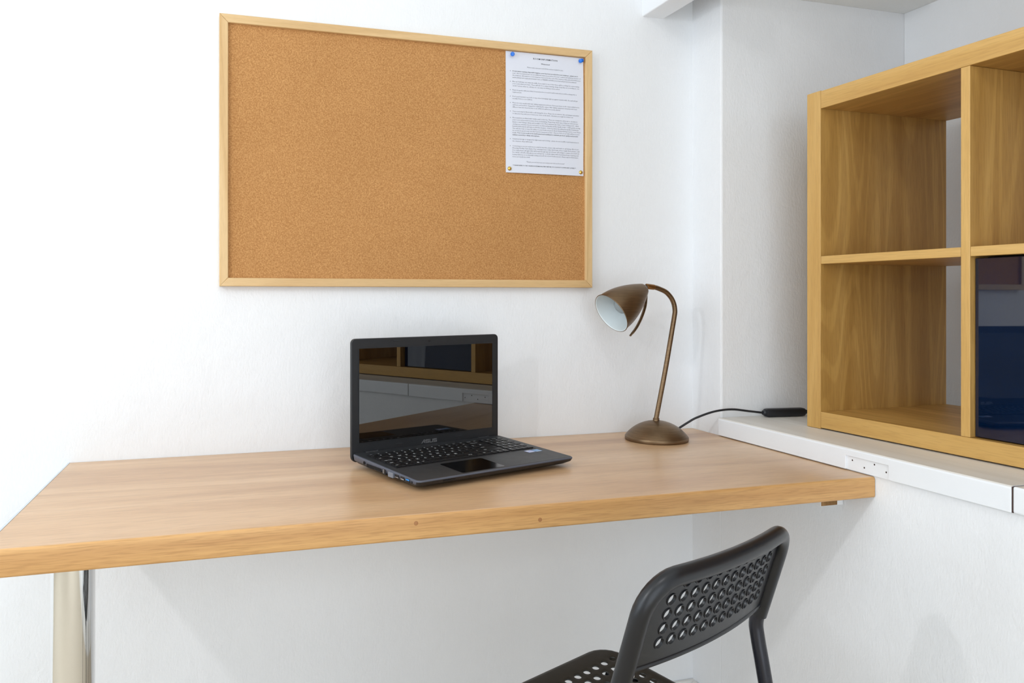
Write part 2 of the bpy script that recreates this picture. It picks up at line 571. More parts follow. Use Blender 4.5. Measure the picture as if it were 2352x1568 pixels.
for (hy, hz) in ((-0.536, 0.7835), (-0.565, 0.7745), (-0.589, 0.7855), (-0.616, 0.7765)):
    bm = bmesh.new()
    lathe(bm, [(0.0, 0.0004), (0.0011, 0.0004), (0.0017, 0.0)], 12, frame_to((LX+0.0037, hy, hz), (-1, 0, 0), (0, 1, 0)))
    finish('screw_hole', bm, M['dark_gap'], ledge)

# ================================================================== DESK
desk = empty('wall_desk', (0.48, -0.3, 0.0), label='oak laminate worktop desk fixed to the wall on a chrome leg', cat='desk')
def dz(p): return p
D0 = Vector(desk.location)
def rel(o, parent):
    o.matrix_parent_inverse = Matrix.Translation(-Vector(parent.location)) if parent.rotation_euler.z == 0 else parent.matrix_world.inverted()
    return o
TH = 0.0405
YD = -0.586
XD1 = XR-0.0015
XE = 1.2335
def xleft(y): return -0.2665 + (y/YD)*(-0.0255)
bm = bmesh.new()
# cross section in y/z with rounded front edges, swept from the slanted left end to the right wall
prof = [(-0.001, DESK_Z-TH), (-0.001, DESK_Z)]
R_ = 0.006
for i in range(7):
    a = PI/2*i/6
    prof.append((YD+R_-R_*math.sin(a), DESK_Z-R_+R_*math.cos(a)))
R2 = 0.004
for i in range(5):
    a = PI/2*i/4
    prof.append((YD+R2-R2*math.cos(a), DESK_Z-TH+R2-R2*math.sin(a)))
n = len(prof)
LV = [bm.verts.new((xleft(p[0])+0.003, p[0], p[1])) for p in prof]
RV = [bm.verts.new((XD1 if p[0] < -0.119 else XD1, p[0], p[1])) for p in prof]
fl = bm.faces.new(LV); fr = bm.faces.new(RV)
for i in range(n):
    f = bm.faces.new((LV[i], LV[(i+1) % n], RV[(i+1) % n], RV[i]))
    f.material_index = 1 if 4 <= i < n-2 else 0
wt = finish('worktop', bm, [M['top_wood'], M['edge_wood']], desk, 50)
wt['label'] = 'oak laminate worktop with rounded front edge'
rel(wt, desk)
bm = bmesh.new()
A = [bm.verts.new((xleft(p[0])+0.0028, p[0], p[1]+(0.0006 if p[1] > DESK_Z-0.01 else 0))) for p in prof]
B = [bm.verts.new((xleft(p[0])-0.0008, p[0], p[1]+(0.0006 if p[1] > DESK_Z-0.01 else 0))) for p in prof]
bm.faces.new(A); bm.faces.new(B)
for i in range(n): bm.faces.new((A[i], A[(i+1) % n], B[(i+1) % n], B[i]))
es = finish('end_strip', bm, M['strip'], desk); rel(es, desk)
es['label'] = 'pale metal strip on the end of the worktop'
# knots on the front edge
for kx, kz_ in ((0.3265, 0.748), (0.541, 0.736)):
    bm = bmesh.new()
    lathe(bm, [(0.0, 0.0002), (0.0022, 0.0002), (0.0036, 0.0)], 16, frame_to((kx, YD-0.0001, kz_), (0, -1, 0)))
    k_ = finish('wood_knot', bm, M['knot'], desk); rel(k_, desk)
# chrome leg with flange
bm = bmesh.new()
LG = (-0.183, -0.52)
lathe(bm, [(0.0, DESK_Z-TH-0.0005), (0.028, DESK_Z-TH-0.0005), (0.0305, DESK_Z-TH-0.0005), (0.0305, DESK_Z-TH-0.004), (0.0305, 0.03), (0.034, 0.026), (0.034, 0.002), (0.033, 0.0), (0.0, 0.0)], 64, Matrix.Translation((LG[0], LG[1], 0)))
lg = finish('leg', bm, M['chrome'], desk, 30); rel(lg, desk)
lg['label'] = 'polished chrome tube leg'
# batten
bm = bmesh.new(); box(bm, 1.188, XR-0.001, -0.508, -0.10, 0.688, DESK_Z-TH-0.0003, bev=0.0008)
ba = finish('support_batten', bm, M['gloss_white'], desk); rel(ba, desk)
bm = bmesh.new(); box(bm, 1.189, 1.228, -0.5088, -0.5079, 0.689, DESK_Z-TH-0.0008)
be = finish('batten_end', bm, M['raw_wood'], desk); rel(be, desk)
be['label'] = 'sawn bare end of the support batten'

# ================================================================== CORK BOARD
cb = empty('cork_board', (0.4885, 0.0, 1.1315), label='large pine-framed cork notice board on the wall above the laptop', cat='notice board')
BX0, BX1, BZ0, BZ1, BF = 0.037, 0.940, 1.1315, 1.727, -0.020
FW = 0.0185
bm = bmesh.new(); box(bm, BX0+FW-0.004, BX1-FW+0.004, -0.0115, -0.0008, BZ0+FW-0.004, BZ1-FW+0.004)
rel(finish('cork_panel', bm, M['cork'], cb), cb)
def rail(pts, mat):
    bm = bmesh.new()
    A = [bm.verts.new((p[0], BF+0.0012, p[1])) for p in pts]
    # slightly inset front for an eased edge
    cxm = sum(p[0] for p in pts)/4; czm = sum(p[1] for p in pts)/4
    dx = max(p[0] for p in pts)-min(p[0] for p in pts); dzz = max(p[1] for p in pts)-min(p[1] for p in pts)
    def ins(p):
        return (cxm+(p[0]-cxm)*(1-0.0024/dx), BF, czm+(p[1]-czm)*(1-0.0024/dzz))
    Fv = [bm.verts.new(ins(p)) for p in pts]
    B = [bm.verts.new((p[0], -0.0006, p[1])) for p in pts]
    bm.faces.new(Fv); bm.faces.new(B)
    for i in range(4):
        j = (i+1) % 4
        bm.faces.new((A[i], A[j], Fv[j], Fv[i])); bm.faces.new((B[i], B[j], A[j], A[i]))
    rel(finish('frame_rail', bm, mat, cb), cb)
g = 0.00015
rail([(BX0+g, BZ1), (BX1-g, BZ1), (BX1-FW-g, BZ1-FW), (BX0+FW+g, BZ1-FW)], M['frame_x'])
rail([(BX0+g, BZ0), (BX1-g, BZ0), (BX1-FW-g, BZ0+FW), (BX0+FW+g, BZ0+FW)], M['frame_x'])
rail([(BX0, BZ0+g), (BX0, BZ1-g), (BX0+FW, BZ1-FW-g), (BX0+FW, BZ0+FW+g)], M['frame_z'])
rail([(BX1, BZ0+g), (BX1, BZ1-g), (BX1-FW, BZ1-FW-g), (BX1-FW, BZ0+FW+g)], M['frame_z'])

# ================================================================== NOTICE SHEET
PX0, PX1, PZ0, PZ1 = 0.7090, 0.9180, 1.4115, 1.7075
notice = empty('notice_sheet', (PX0, -0.0125, PZ0), label='white printed room information sheet pinned to the cork board', cat='paper')
def paper_y(x, z):
    s = (x-PX0)/(PX1-PX0); t = (z-PZ0)/(PZ1-PZ0)
    return -0.0124 - 0.0022*math.sin(PI*s)*(0.35+0.65*(1-t)) - 0.0018*math.sin(PI*t)*(0.4+0.6*s) - 0.0012*max(0.0, 0.12-t)/0.12
bm = bmesh.new()
NX, NZ = 14, 20
gv = [[bm.verts.new((PX0+(PX1-PX0)*i/NX, paper_y(PX0+(PX1-PX0)*i/NX, PZ0+(PZ1-PZ0)*j/NZ), PZ0+(PZ1-PZ0)*j/NZ)) for j in range(NZ+1)] for i in range(NX+1)]
for i in range(NX):
    for j in range(NZ):
        bm.faces.new((gv[i][j], gv[i+1][j], gv[i+1][j+1], gv[i][j+1]))
geo = bmesh.ops.extrude_face_region(bm, geom=list(bm.faces))
for v in geo['geom']:
    if isinstance(v, bmesh.types.BMVert): v.co.y += 0.00025
rel(finish('sheet', bm, M['paper'], notice, 60), notice)
LINES = [
 # offset below the top edge, left indent, width, alignment, size, weight, words
 (0.0150, 0.105, 0.0650, 'C', 0.0056, 2, 'ROOM INFORMATION'),
 (0.0262, 0.105, 0.0240, 'C', 0.0047, 2, 'Welcome!'),
 (0.0372, 0.105, 0.0970, 'C', 0.0043, 0, 'Please make sure you read all the notices emailed to you.'),
 (0.0490, 0.0175, 0.176, 'L', 0.0043, 2, 'A new water resistant disposable hygiene cover has been provided for your mattress - please use it'),
 (0.0542, 0.0175, 0.183, 'L', 0.0043, 0, 'now!  We recommend you use an additional mattress protector for your comfort and added protection of'),
 (0.0594, 0.0175, 0.183, 'L', 0.0043, 0, 'the mattress. All mattress covers must be removed at the end of the tenancy. Stained/soiled mattresses'),
 (0.0646, 0.0175, 0.172, 'L', 0.0043, 1, 'and bed bases are replaced at tenant cost, so PLEASE look after your bed and protect it as advised.'),
 (0.0746, 0.0175, 0.179, 'L', 0.0043, 0, 'Blue tac*/sellotape etc stains the walls, if you want to use it then there will be a charge for redecorating'),
 (0.0798, 0.0175, 0.179, 'L', 0.0043, 0, 'your room when you leave. There will also be a carpet cleaning charge if any blue tac is trodden in - be'),
 (0.0850, 0.0175, 0.125, 'L', 0.0040, 0, 'careful! *includes white tac, sellotape etc - try using our sticking products instead'),
 (0.0954, 0.0175, 0.172, 'L', 0.0043, 0, 'Please be gentle with your blind, if excessive force is used it will break and you will be charged for a'),
 (0.1006, 0.0175, 0.024, 'L', 0.0043, 0, 'replacement.'),
 (0.1110, 0.0175, 0.175, 'L', 0.0043, 0, "Don't push furniture e.g. beds or any other belongings right up against outside walls, the wall will get"),
 (0.1162, 0.0175, 0.052, 'L', 0.0043, 0, 'mouldy if there is no airflow.'),
 (0.1266, 0.0175, 0.179, 'L', 0.0043, 0, 'Please be very careful with hair styling equipment and irons. If you put them on the carpet whilst hot it'),
 (0.1318, 0.0175, 0.173, 'L', 0.0043, 0, "will burn and you'll be charged for replacing the carpet. Hair styling equipment, hairspray and scent"),
 (0.1370, 0.0175, 0.127, 'L', 0.0043, 0, 'diffusers have also been known to set off fire & carbon monoxide alarms!'),
 (0.1474, 0.0175, 0.179, 'L', 0.0043, 0, 'Your room may be fitted with a self-closing fire door. Please do not obstruct this and always remember'),
 (0.1526, 0.0175, 0.162, 'L', 0.0043, 0, 'to take your key with you or leave your door on the latch, otherwise you might be locked out!'),
 (0.1630, 0.0175, 0.174, 'L', 0.0043, 0, "Most windows are fitted with 'trickle vents' at the top. These are designed to allow air to circulate in"),
 (0.1682, 0.0175, 0.176, 'L', 0.0043, 0, 'your room and prevent moisture from accumulating. Please keep them open, if they are shut you are'),
 (0.1734, 0.0175, 0.178, 'L', 0.0043, 0, "likely to start having a damp and mouldy room. Most windows also have a 'vent' locking point - when"),
 (0.1786, 0.0175, 0.182, 'L', 0.0043, 0, 'closing your window stop an inch before its shut and gently pull the handle down - a little gentle moving'),
 (0.1838, 0.0175, 0.178, 'L', 0.0043, 0, 'backwards/forwards will help you find the location - lock in position by pulling the handle downwards.'),
 (0.1890, 0.0175, 0.183, 'L', 0.0043, 0, 'This will also help to keep the airflow in your bedroom good. Avoid drying washing in your room. Please'),
 (0.1942, 0.0175, 0.180, 'L', 0.0043, 0, 'do not block any air vents (mostly found in basement rooms) - they are there to provide airflow to your'),
 (0.1994, 0.0175, 0.176, 'L', 0.0043, 2, 'room. Your room needs to be well heated and ventilated to maintain good air quality and prevent'),
 (0.2046, 0.0175, 0.071, 'L', 0.0043, 2, 'mildew caused by a damp atmosphere.'),
 (0.2146, 0.0175, 0.178, 'L', 0.0043, 0, 'Underbed storage is designed for light items and clothing - please do not overfill or put heavy items in'),
 (0.2200, 0.0175, 0.052, 'L', 0.0043, 0, 'the drawers, they will break!'),
 (0.2318, 0.0175, 0.178, 'L', 0.0043, 0, 'Contacting us: you are welcome to email at any time, please only send texts or call during office hours'),
 (0.2370, 0.0175, 0.181, 'L', 0.0043, 0, 'Monday-Friday 9am-5pm. For emergencies only, first text, if no reply then please call,'),
 (0.2422, 0.0175, 0.180, 'L', 0.0043, 0, 'if no reply please call again (this will break through any out of hours call settings to ensure you reach us).'),
 (0.2474, 0.0175, 0.178, 'L', 0.0043, 0, 'For clarity, a fire/flood/break-in is an emergency - a smoke alarm with intermittent beep requiring new'),
 (0.2526, 0.0175, 0.177, 'L', 0.0043, 0, "backup batteries or accidentally locking yourself out of your bedroom isn't. Please report maintenance"),
 (0.2578, 0.0175, 0.046, 'L', 0.0043, 0, 'issues promptly by email.'),
 (0.2696, 0.105, 0.103, 'C', 0.0042, 0, '"Thank you and we hope you enjoy your time at the house"'),
 (0.2790, 0.103, 0.170, 'C', 0.0038, 2, '** PLEASE REFER TO THE ONLINE HOUSE MANUAL FIRST BEFORE YOU CONTACT US WITH ANY QUERIES **'),
]
bmn, bmb = bmesh.new(), bmesh.new()
for (off, ind, wid, al, size, wt_, words) in LINES:
    def place(u, v, off=off, ind=ind):
        x = PX0+ind+u; z = PZ1-off+v
        return (x, paper_y(x, z)-0.00018, z)
    add_text(bmb if wt_ else bmn, words, place, size=size, width=wid, align=al, res=1, bold=0.012 if wt_ == 2 else 0.0)
for off in (0.0490, 0.0746, 0.0954, 0.1110, 0.1266, 0.1474, 0.1630, 0.2146, 0.2318):
    x, z = PX0+0.0118, PZ1-off+0.0013
    c = [bmb.verts.new((x+0.0008*math.cos(k*PI/4), paper_y(x, z)-0.0002, z+0.0008*math.sin(k*PI/4))) for k in range(8)]
    bmb.faces.new(c)
rel(finish('printed_text', bmn, M['ink'], notice), notice)['kind'] = 'stuff'
rel(finish('bold_text', bmb, M['ink_bold'], notice), notice)['kind'] = 'stuff'

# pins
def push_pin(x, z, tilt, label):
    y = paper_y(x, z)-0.0003
    e = empty('push_pin', (x, y, z), label=label, cat='push pin', group='pins holding the notice sheet')
    d = Vector(tilt).normalized()
    bm = bmesh.new()
    lathe(bm, [(0.0, 0.0), (0.0042, 0.0), (0.0046, 0.001), (0.0042, 0.0018), (0.0026, 0.0028), (0.0022, 0.0062), (0.0026, 0.0085), (0.0046, 0.0098), (0.0052, 0.0110), (0.0046, 0.0122), (0.0, 0.0128)], 24, frame_to((0, 0, 0), d))
    finish('pin_head', bm, M['pin_blue'], e, 40)
    bm = bmesh.new(); tube(bm, [Vector((0, 0, 0))+d*0.001, Vector((0, 0.004, 0))], 0.0005, 8)
    finish('pin_point', bm, M['screw'], e)
push_pin(0.7262, 1.7006, (-0.30, -0.90, -0.26), 'blue push pin at the top left corner of the notice sheet')
push_pin(0.9150, 1.7020, (-0.75, -0.62, -0.35), 'blue push pin leaning at the top right corner of the notice sheet')
def thumbtack(x, z, label):
    y = paper_y(x, z)-0.0002
    e = empty('thumbtack', (x, y, z), label=label, cat='thumbtack', group='pins holding the notice sheet')
    bm = bmesh.new()
    lathe(bm, [(0.0048, 0.0), (0.0050, 0.0005), (0.0044, 0.0019), (0.0030, 0.0028), (0.0015, 0.0032), (0.0, 0.0033)], 24, frame_to((0, 0, 0), (-0.1, -1, 0.05)), cap0=True)
    finish('tack_head', bm, M['pin_brass'], e, 40)
    bm = bmesh.new(); tube(bm, [(0, -0.0005, 0), (0, 0.004, 0)], 0.0005, 8)
    finish('tack_point', bm, M['screw'], e)
thumbtack(0.7185, 1.4212, 'brass thumbtack at the bottom left corner of the notice sheet')
thumbtack(0.9105, 1.4205, 'brass thumbtack at the bottom right corner of the notice sheet')

# ================================================================== BOOKCASE
KH, KW, KT, KD, KI = 0.7717, 0.3344, 0.040, 0.39, 0.018
KN = 4
KL = 2*KT+KN*KW+(KN-1)*KI
bk = empty('cube_bookcase', (1.3526, -0.2891, LEDGE_Z), 0.0345, label='oak veneer open-backed cube bookcase standing on the white ledge', cat='bookcase')
def kpanel(name, x0, x1, y0, y1, z0, z1, ms, mf, bev=0.0012):
    bm = bmesh.new(); box(bm, x0, x1, y0, y1, z0, z1, bev=bev)
    bmesh.ops.recalc_face_normals(bm, faces=bm.faces)
    for f in bm.faces:
        f.normal_update(); f.material_index = 1 if f.normal.x < -0.7 else 0
    return finish(name, bm, [ms, mf], bk)
kpanel('side_panel', 0, KD, -KT, 0, 0.0005, KH+0.0015, M['kz'], M['kfront_z'])
kpanel('side_panel', 0, KD, -KL, -KL+KT, 0.0005, KH+0.0015, M['kz'], M['kfront_z'])
kpanel('top_panel', 0, KD, -KL+KT+0.0003, -KT-0.0003, KH-KT, KH, M['ky'], M['kfront_y'])
kpanel('bottom_panel', 0, KD, -KL+KT+0.0003, -KT-0.0003, 0.003, KT, M['ky'], M['kfront_y'])
zmid = 0.5*KH
for i in range(KN):
    y1 = -KT-i*(KW+KI); y0 = y1-KW
    kpanel('shelf', 0.0006, KD-0.001, y0+0.0003, y1-0.0003, zmid-KI/2, zmid+KI/2, M['ky'], M['kfront_y'], 0.001)
    if i < KN-1:
        kpanel('divider', 0.0003, KD, y0-KI, y0, KT+0.0003, KH-KT-0.0003, M['kz'], M['kfront_z'], 0.001)
# glossy blue door unit in the second column
ins = empty('door_insert', bk.matrix_world @ Vector((0, 0, 0)), 0.0345, label='cabinet insert with glossy navy blue door in the oak bookcase', cat='cabinet')
ins.location = (1.3526, -0.2891, LEDGE_Z)
y1 = -KT-KW-KI; y0 = y1-KW
iz0, iz1 = KT+0.0008, zmid-KI/2-0.0012
bm = bmesh.new()
for d in ((0.046, KD-0.03, y1-0.0125, y1-0.0008, iz0, iz1), (0.046, KD-0.03, y0+0.0008, y0+0.0125, iz0, iz1),
          (0.046, KD-0.03, y0+0.0125, y1-0.0125, iz1-0.012, iz1), (0.046, KD-0.03, y0+0.0125, y1-0.0125, iz0, iz0+0.012), (KD-0.036, KD-0.03, y0+0.0125, y1-0.0125, iz0+0.012, iz1-0.012)):
    box(bm, *d)
finish('carcass', bm, M['black_plastic'], ins)
bm = bmesh.new(); box(bm, 0.0, 0.018, y0-y1+0.004, -0.0012, iz0+0.0012, iz1-0.0025, bev=0.0010, seg=2)
dr = finish('door', bm, M['navy'], ins); dr['label'] = 'high gloss navy door'
dr.location = (0.012, y1, 0.0); dr.rotation_euler = (0, 0, 0.0275)

# ================================================================== LAPTOP
LR = 0.309
lap = empty('laptop', (0.2915, -0.2174, DESK_Z), LR, label='open black laptop standing on the oak worktop', cat='laptop')
LW, LD = 0.3815, 0.2475          # local x to the right, local y: 0 at hinge, -LD at the front edge
def ztop(d): return 0.0285 - (d/LD)*0.0085     # deck height at distance d from hinge
bm = bmesh.new()
# base body: rings from the deck edge down the sides to the inset underside
def ring(x_in, d_back, d_front, zf, rc):
    pts = []
    x0, x1, y0_, y1_ = x_in, LW-x_in, -LD+d_front, -d_back
    for (cx_, cy_, a0) in ((x1-rc, y1_-rc, 0), (x0+rc, y1_-rc, PI/2), (x0+rc, y0_+rc, PI), (x1-rc, y0_+rc, 1.5*PI)):
        for k in range(6):
            a = a0+PI/2*k/5
            px, py = cx_+rc*math.cos(a), cy_+rc*math.sin(a)
            pts.append((px, py, zf(-py)))
    return [bm.verts.new(p) for p in pts]
rings = [ring(0.0022, 0.0, 0.0022, lambda d: ztop(d), 0.009),
         ring(0.0006, 0.0, 0.0006, lambda d: ztop(d)-0.0009, 0.010),
         ring(0.0, 0.0, 0.0, lambda d: ztop(d)-0.0028, 0.0105),
         ring(0.0015, 0.0, 0.0035, lambda d: ztop(d)-0.0120 + 0.0035*(d/LD), 0.011),
         ring(0.008, 0.004, 0.016, lambda d: 0.0105-0.0055*(d/LD), 0.012),
         ring(0.026, 0.012, 0.040, lambda d: 0.0048, 0.014)]
bm.faces.new(rings[0])
for a, b in zip(rings, rings[1:]):
    for k in range(len(a)):
        bm.faces.new((a[k], a[(k+1) % len(a)], b[(k+1) % len(a)], b[k]))
bm.faces.new(rings[-1])
bmesh.ops.recalc_face_normals(bm, faces=bm.faces)
for f in bm.faces:
    f.normal_update(); c = f.calc_center_median()
    f.material_index = 0 if f.normal.z > 0.9 else (1 if f.normal.z > -0.45 else 2)
base = finish('base', bm, [M['lap_deck'], M['lap_side'], M['lap_body']], lap, 40)
for (fx, fd) in ((0.045, 0.03), (LW-0.045, 0.03), (0.045, 0.19), (LW-0.045, 0.19)):
    bm = bmesh.new(); lathe(bm, [(0.0, 0.0), (0.006, 0.0), (0.007, 0.001), (0.007, 0.0065)], 20, Matrix.Translation((fx, -fd, 0)), cap1=True)
    finish('rubber_foot', bm, M['black_plastic'], base)
tilt = math.atan2(ztop(0)-ztop(LD), LD)
def on_deck(x, d, h=0.0): return Vector((x, -d, ztop(d)+h))
# keyboard well (slightly darker tray) and keys
bm = bmesh.new()
KX0, KX1, KD0, KD1 = 0.0165, 0.3655, 0.0285, 0.1485
a_ = [bm.verts.new(on_deck(x, d, 0.00025)) for x, d in ((KX0, KD0), (KX1, KD0), (KX1, KD1), (KX0, KD1))]
bm.faces.new(a_)
finish('keyboard_tray', bm, M['port_dark'], base)
kcache = {}
def key_mesh(w, h):
    kk = (round(w, 4), round(h, 4))
    if kk not in kcache:
        bm = bmesh.new()
        x, y, t = w/2, h/2, 0.0018
        bot = [bm.verts.new(p) for p in ((-x, -y, 0), (x, -y, 0), (x, y, 0), (-x, y, 0))]
        i = 0.0006
        mid = [bm.verts.new(p) for p in ((-x, -y, t-0.0004), (x, -y, t-0.0004), (x, y, t-0.0004), (-x, y, t-0.0004))]
        top = [bm.verts.new(p) for p in ((-x+i, -y+i, t), (x-i, -y+i, t), (x-i, y-i, t), (-x+i, y-i, t))]
        for A_, B_ in ((bot, mid), (mid, top)):
            for q in range(4): bm.faces.new((A_[q], A_[(q+1) % 4], B_[(q+1) % 4], B_[q]))
        bm.faces.new(top)
        bmesh.ops.recalc_face_normals(bm, faces=bm.faces)
        me = bpy.data.meshes.new('key'); bm.to_mesh(me); bm.free(); me.materials.append(M['key'])
        kcache[kk] = me
    return kcache[kk]
U = 0.01865
rows = [
 (0.0300, 0.0105, [('esc', 1)]+[('f%d' % i, 1) for i in range(1, 13)]+[('pause', 1), ('prt', 1)], ['ins', 'del', 'home', 'end']),
 (0.0425, 0.0178, [('`', 0.9)]+[(c, 1) for c in '1234567890-=']+[('backspace', 2.1)], ['num', '/', '*', '-']),
 (0.0633, 0.0178, [('tab', 1.4)]+[(c, 1) for c in 'QWERTYUIOP[]']+[('#', 1.6)], ['7', '8', '9', '+']),
 (0.0841, 0.0178, [('caps lock', 1.7)]+[(c, 1) for c in "ASDFGHJKL;'"]+[('enter', 2.3)], ['4', '5', '6', '']),
 (0.1049, 0.0178, [('shift', 1.3), ('\\', 1)]+[(c, 1) for c in 'ZXCVBNM,./']+[('shift', 2.7)], ['1', '2', '3', 'enter']),
 (0.1257, 0.0178, [('ctrl', 1.3), ('fn', 1), ('', 1), ('alt', 1), ('', 5.0), ('alt gr', 1), ('', 1), ('ctrl', 1.2), ('<', 0.83), ('v', 0.83), ('>', 0.84)], ['0', '.', '', '']),
]
bml = bmesh.new()
def put_key(x, w, d, h, txt):
    o = bpy.data.objects.new('key', key_mesh(w, h))
    COL.objects.link(o)
    o.parent = base
    o.location = on_deck(x+w/2, d+h/2, 0.0003)
    o.rotation_euler = (tilt, 0, 0)
    if txt:
        big = len(txt) == 1
        s = 0.0075 if big else 0.0046
        if h < 0.012: s = 0.0042
        def pl_(u, v): return on_deck(x+0.003+u, d+(0.009 if h > 0.012 else 0.006)-v, 0.0023)
        add_text(bml, txt, pl_, size=s, res=1, bold=0.02)
for (d, h, main, pad) in rows:
    tot = sum(w for _, w in main); x = 0.0195
    unit = 15.0*U/tot
    for t, w in main:
        put_key(x, w*unit-0.0022, d, h, t); x += w*unit
    x = 0.0195+15.0*U+0.0032
    pu = (0.3635-x)/4
    for t in pad:
        put_key(x, pu-0.0020, d, h, t); x += pu
# window mark on its key
cx_ = 0.0195+2.75*U*15/15.0
for i in (0, 1):
    for j in (0, 1):
        q = [(cx_+i*0.0021+a, 0.1335+j*0.0021+b) for a, b in ((0, 0), (0.0018, 0), (0.0018, 0.0018), (0, 0.0018))]
        bml.faces.new([bml.verts.new(on_deck(a, b, 0.0023)) for a, b in q])
finish('key_legends', bml, M['keyprint'], base, kind='stuff')
# touchpad
bm = bmesh.new()
pts = []
tx0, tx1, td0, td1, rc = 0.1045, 0.2070, 0.1612, 0.2385, 0.006
for (cx_, cy_, a0) in ((tx1-rc, -td0-rc, 0), (tx0+rc, -td0-rc, PI/2), (tx0+rc, -td1+rc, PI), (tx1-rc, -td1+rc, 1.5*PI)):
    for k in range(6):
        a = a0+PI/2*k/5
        pts.append((cx_+rc*math.cos(a), -(cy_+rc*math.sin(a))))
bm.faces.new([bm.verts.new(on_deck(x, d, 0.00035)) for x, d in pts])
finish('touchpad', bm, M['touchpad'], base)
# stickers
def sticker(x0, x1, d0, d1, mat, inner):
    bm = bmesh.new(); bm.faces.new([bm.verts.new(on_deck(x, d, 0.0004)) for x, d in ((x0, d0), (x1, d0), (x1, d1), (x0, d1))])
    for (a, b, c, e) in inner:
        f = bm.faces.new([bm.verts.new(on_deck(x, d, 0.0005)) for x, d in ((a, c), (b, c), (b, e), (a, e))]); f.material_index = 1
    finish('sticker', bm, [mat, M['sticker_w']], base)
sticker(0.3235, 0.3415, 0.1565, 0.1745, M['sticker_a'], [(0.326, 0.333, 0.1585, 0.164), (0.326, 0.339, 0.1695, 0.1725)])
sticker(0.3430, 0.3600, 0.1570, 0.1750, M['sticker_b'], [(0.3445, 0.3585, 0.1715, 0.1735)])
# ports on the left side (local x = 0 side)
def side_box(name, d0, d1, zc, h, mat, out=0.0006):
    s = []
    bm = bmesh.new(); box(bm, -out, 0.003, -d1, -d0, zc-h/2, zc+h/2, bev=0.0003, seg=1)
    return finish(name, bm, mat, base)
bm = bmesh.new(); lathe(bm, [(0.0, 0.0006), (0.0010, 0.0006), (0.0010, 0.0002), (0.0026, 0.0002), (0.0026, 0.0007), (0.0031, 0.0007), (0.0031, -0.002)], 20, frame_to((-0.0005, -0.0525, 0.0192), (-1, 0, 0), (0, 1, 0)))
finish('power_jack', bm, M['port_dark'], base)
bm = bmesh.new()
for i in range(22):
    d = 0.0620+i*0.0026
    box(bm, -0.0004, 0.003, -d-0.0014, -d, 0.0128, 0.0190)
finish('vent_slots', bm, M['port_dark'], base, kind='stuff')
side_box('network_port', 0.1232, 0.1350, 0.0156, 0.0098, M['port_dark'])
side_box('network_port_contact', 0.1265, 0.1282, 0.0160, 0.0078, M['port_metal'], 0.0009)
side_box('display_port_shell', 0.1475, 0.1650, 0.0152, 0.0094, M['lap_port'], 0.0026)
side_box('hdmi_port', 0.1685, 0.1822, 0.0160, 0.0056, M['port_dark'])
side_box('hdmi_port_rim', 0.1695, 0.1812, 0.0138, 0.0012, M['port_metal'], 0.0008)
side_box('usb_port', 0.1880, 0.2010, 0.0158, 0.0062, M['port_dark'])
side_box('usb_port_tongue', 0.1892, 0.2000, 0.0140, 0.0018, M['port_metal'], 0.0008)
side_box('usb_port', 0.2062, 0.2195, 0.0155, 0.0062, M['port_dark'])
side_box('usb_port_tongue', 0.2072, 0.2188, 0.0164, 0.0026, M['port_blue'], 0.0009)
bm = bmesh.new(); lathe(bm, [(0.0, 0.0006), (0.0016, 0.0006), (0.0019, 0.0003), (0.0022, -0.001)], 18, frame_to((-0.0004, -0.2258, 0.0146), (-1, 0, 0), (0, 1, 0)))
finish('audio_jack', bm, M['port_dark'], base)
# card slot on the front edge
bm = bmesh.new(); box(bm, 0.055, 0.082, -LD+0.0012, -LD+0.004, 0.0128, 0.0142)
finish('card_slot', bm, M['port_dark'], base)
# lid, upright behind the hinge
LZ0, LZ1, LT = 0.0095, 0.2612, 0.0085
bm = bmesh.new()
def lid_ring(y, inset, rt, rb):
    pts = []
    x0, x1, z0, z1 = inset, LW-inset, LZ0+inset, LZ1-inset
    for (cx_, cz_, a0, r) in ((x1-rt, z1-rt, 0, rt), (x0+rt, z1-rt, PI/2, rt), (x0+rb, z0+rb, PI, rb), (x1-rb, z0+rb, 1.5*PI, rb)):
        for k in range(7):
            a = a0+PI/2*k/6
            pts.append(bm.verts.new((cx_+r*math.cos(a), y, cz_+r*math.sin(a))))
    return pts
rr = [lid_ring(0.0005, 0.0012, 0.009, 0.012), lid_ring(0.0015, 0.0, 0.010, 0.013), lid_ring(LT-0.002, 0.0, 0.010, 0.013), lid_ring(LT, 0.003, 0.009, 0.011)]
bm.faces.new(rr[0]); bm.faces.new(rr[-1])
for a, b in zip(rr, rr[1:]):
    for k in range(len(a)): bm.faces.new((a[k], a[(k+1) % len(a)], b[(k+1) % len(a)], b[k]))
lid = finish('lid', bm, M['lap_lid'], lap, 35)
SX0, SX1, SZ0, SZ1 = 0.0172, 0.3645, 0.0482, 0.2408
bm = bmesh.new(); box(bm, SX0, SX1, 0.0001, 0.0008, SZ0, SZ1)
finish('screen', bm, M['screen'], lid)
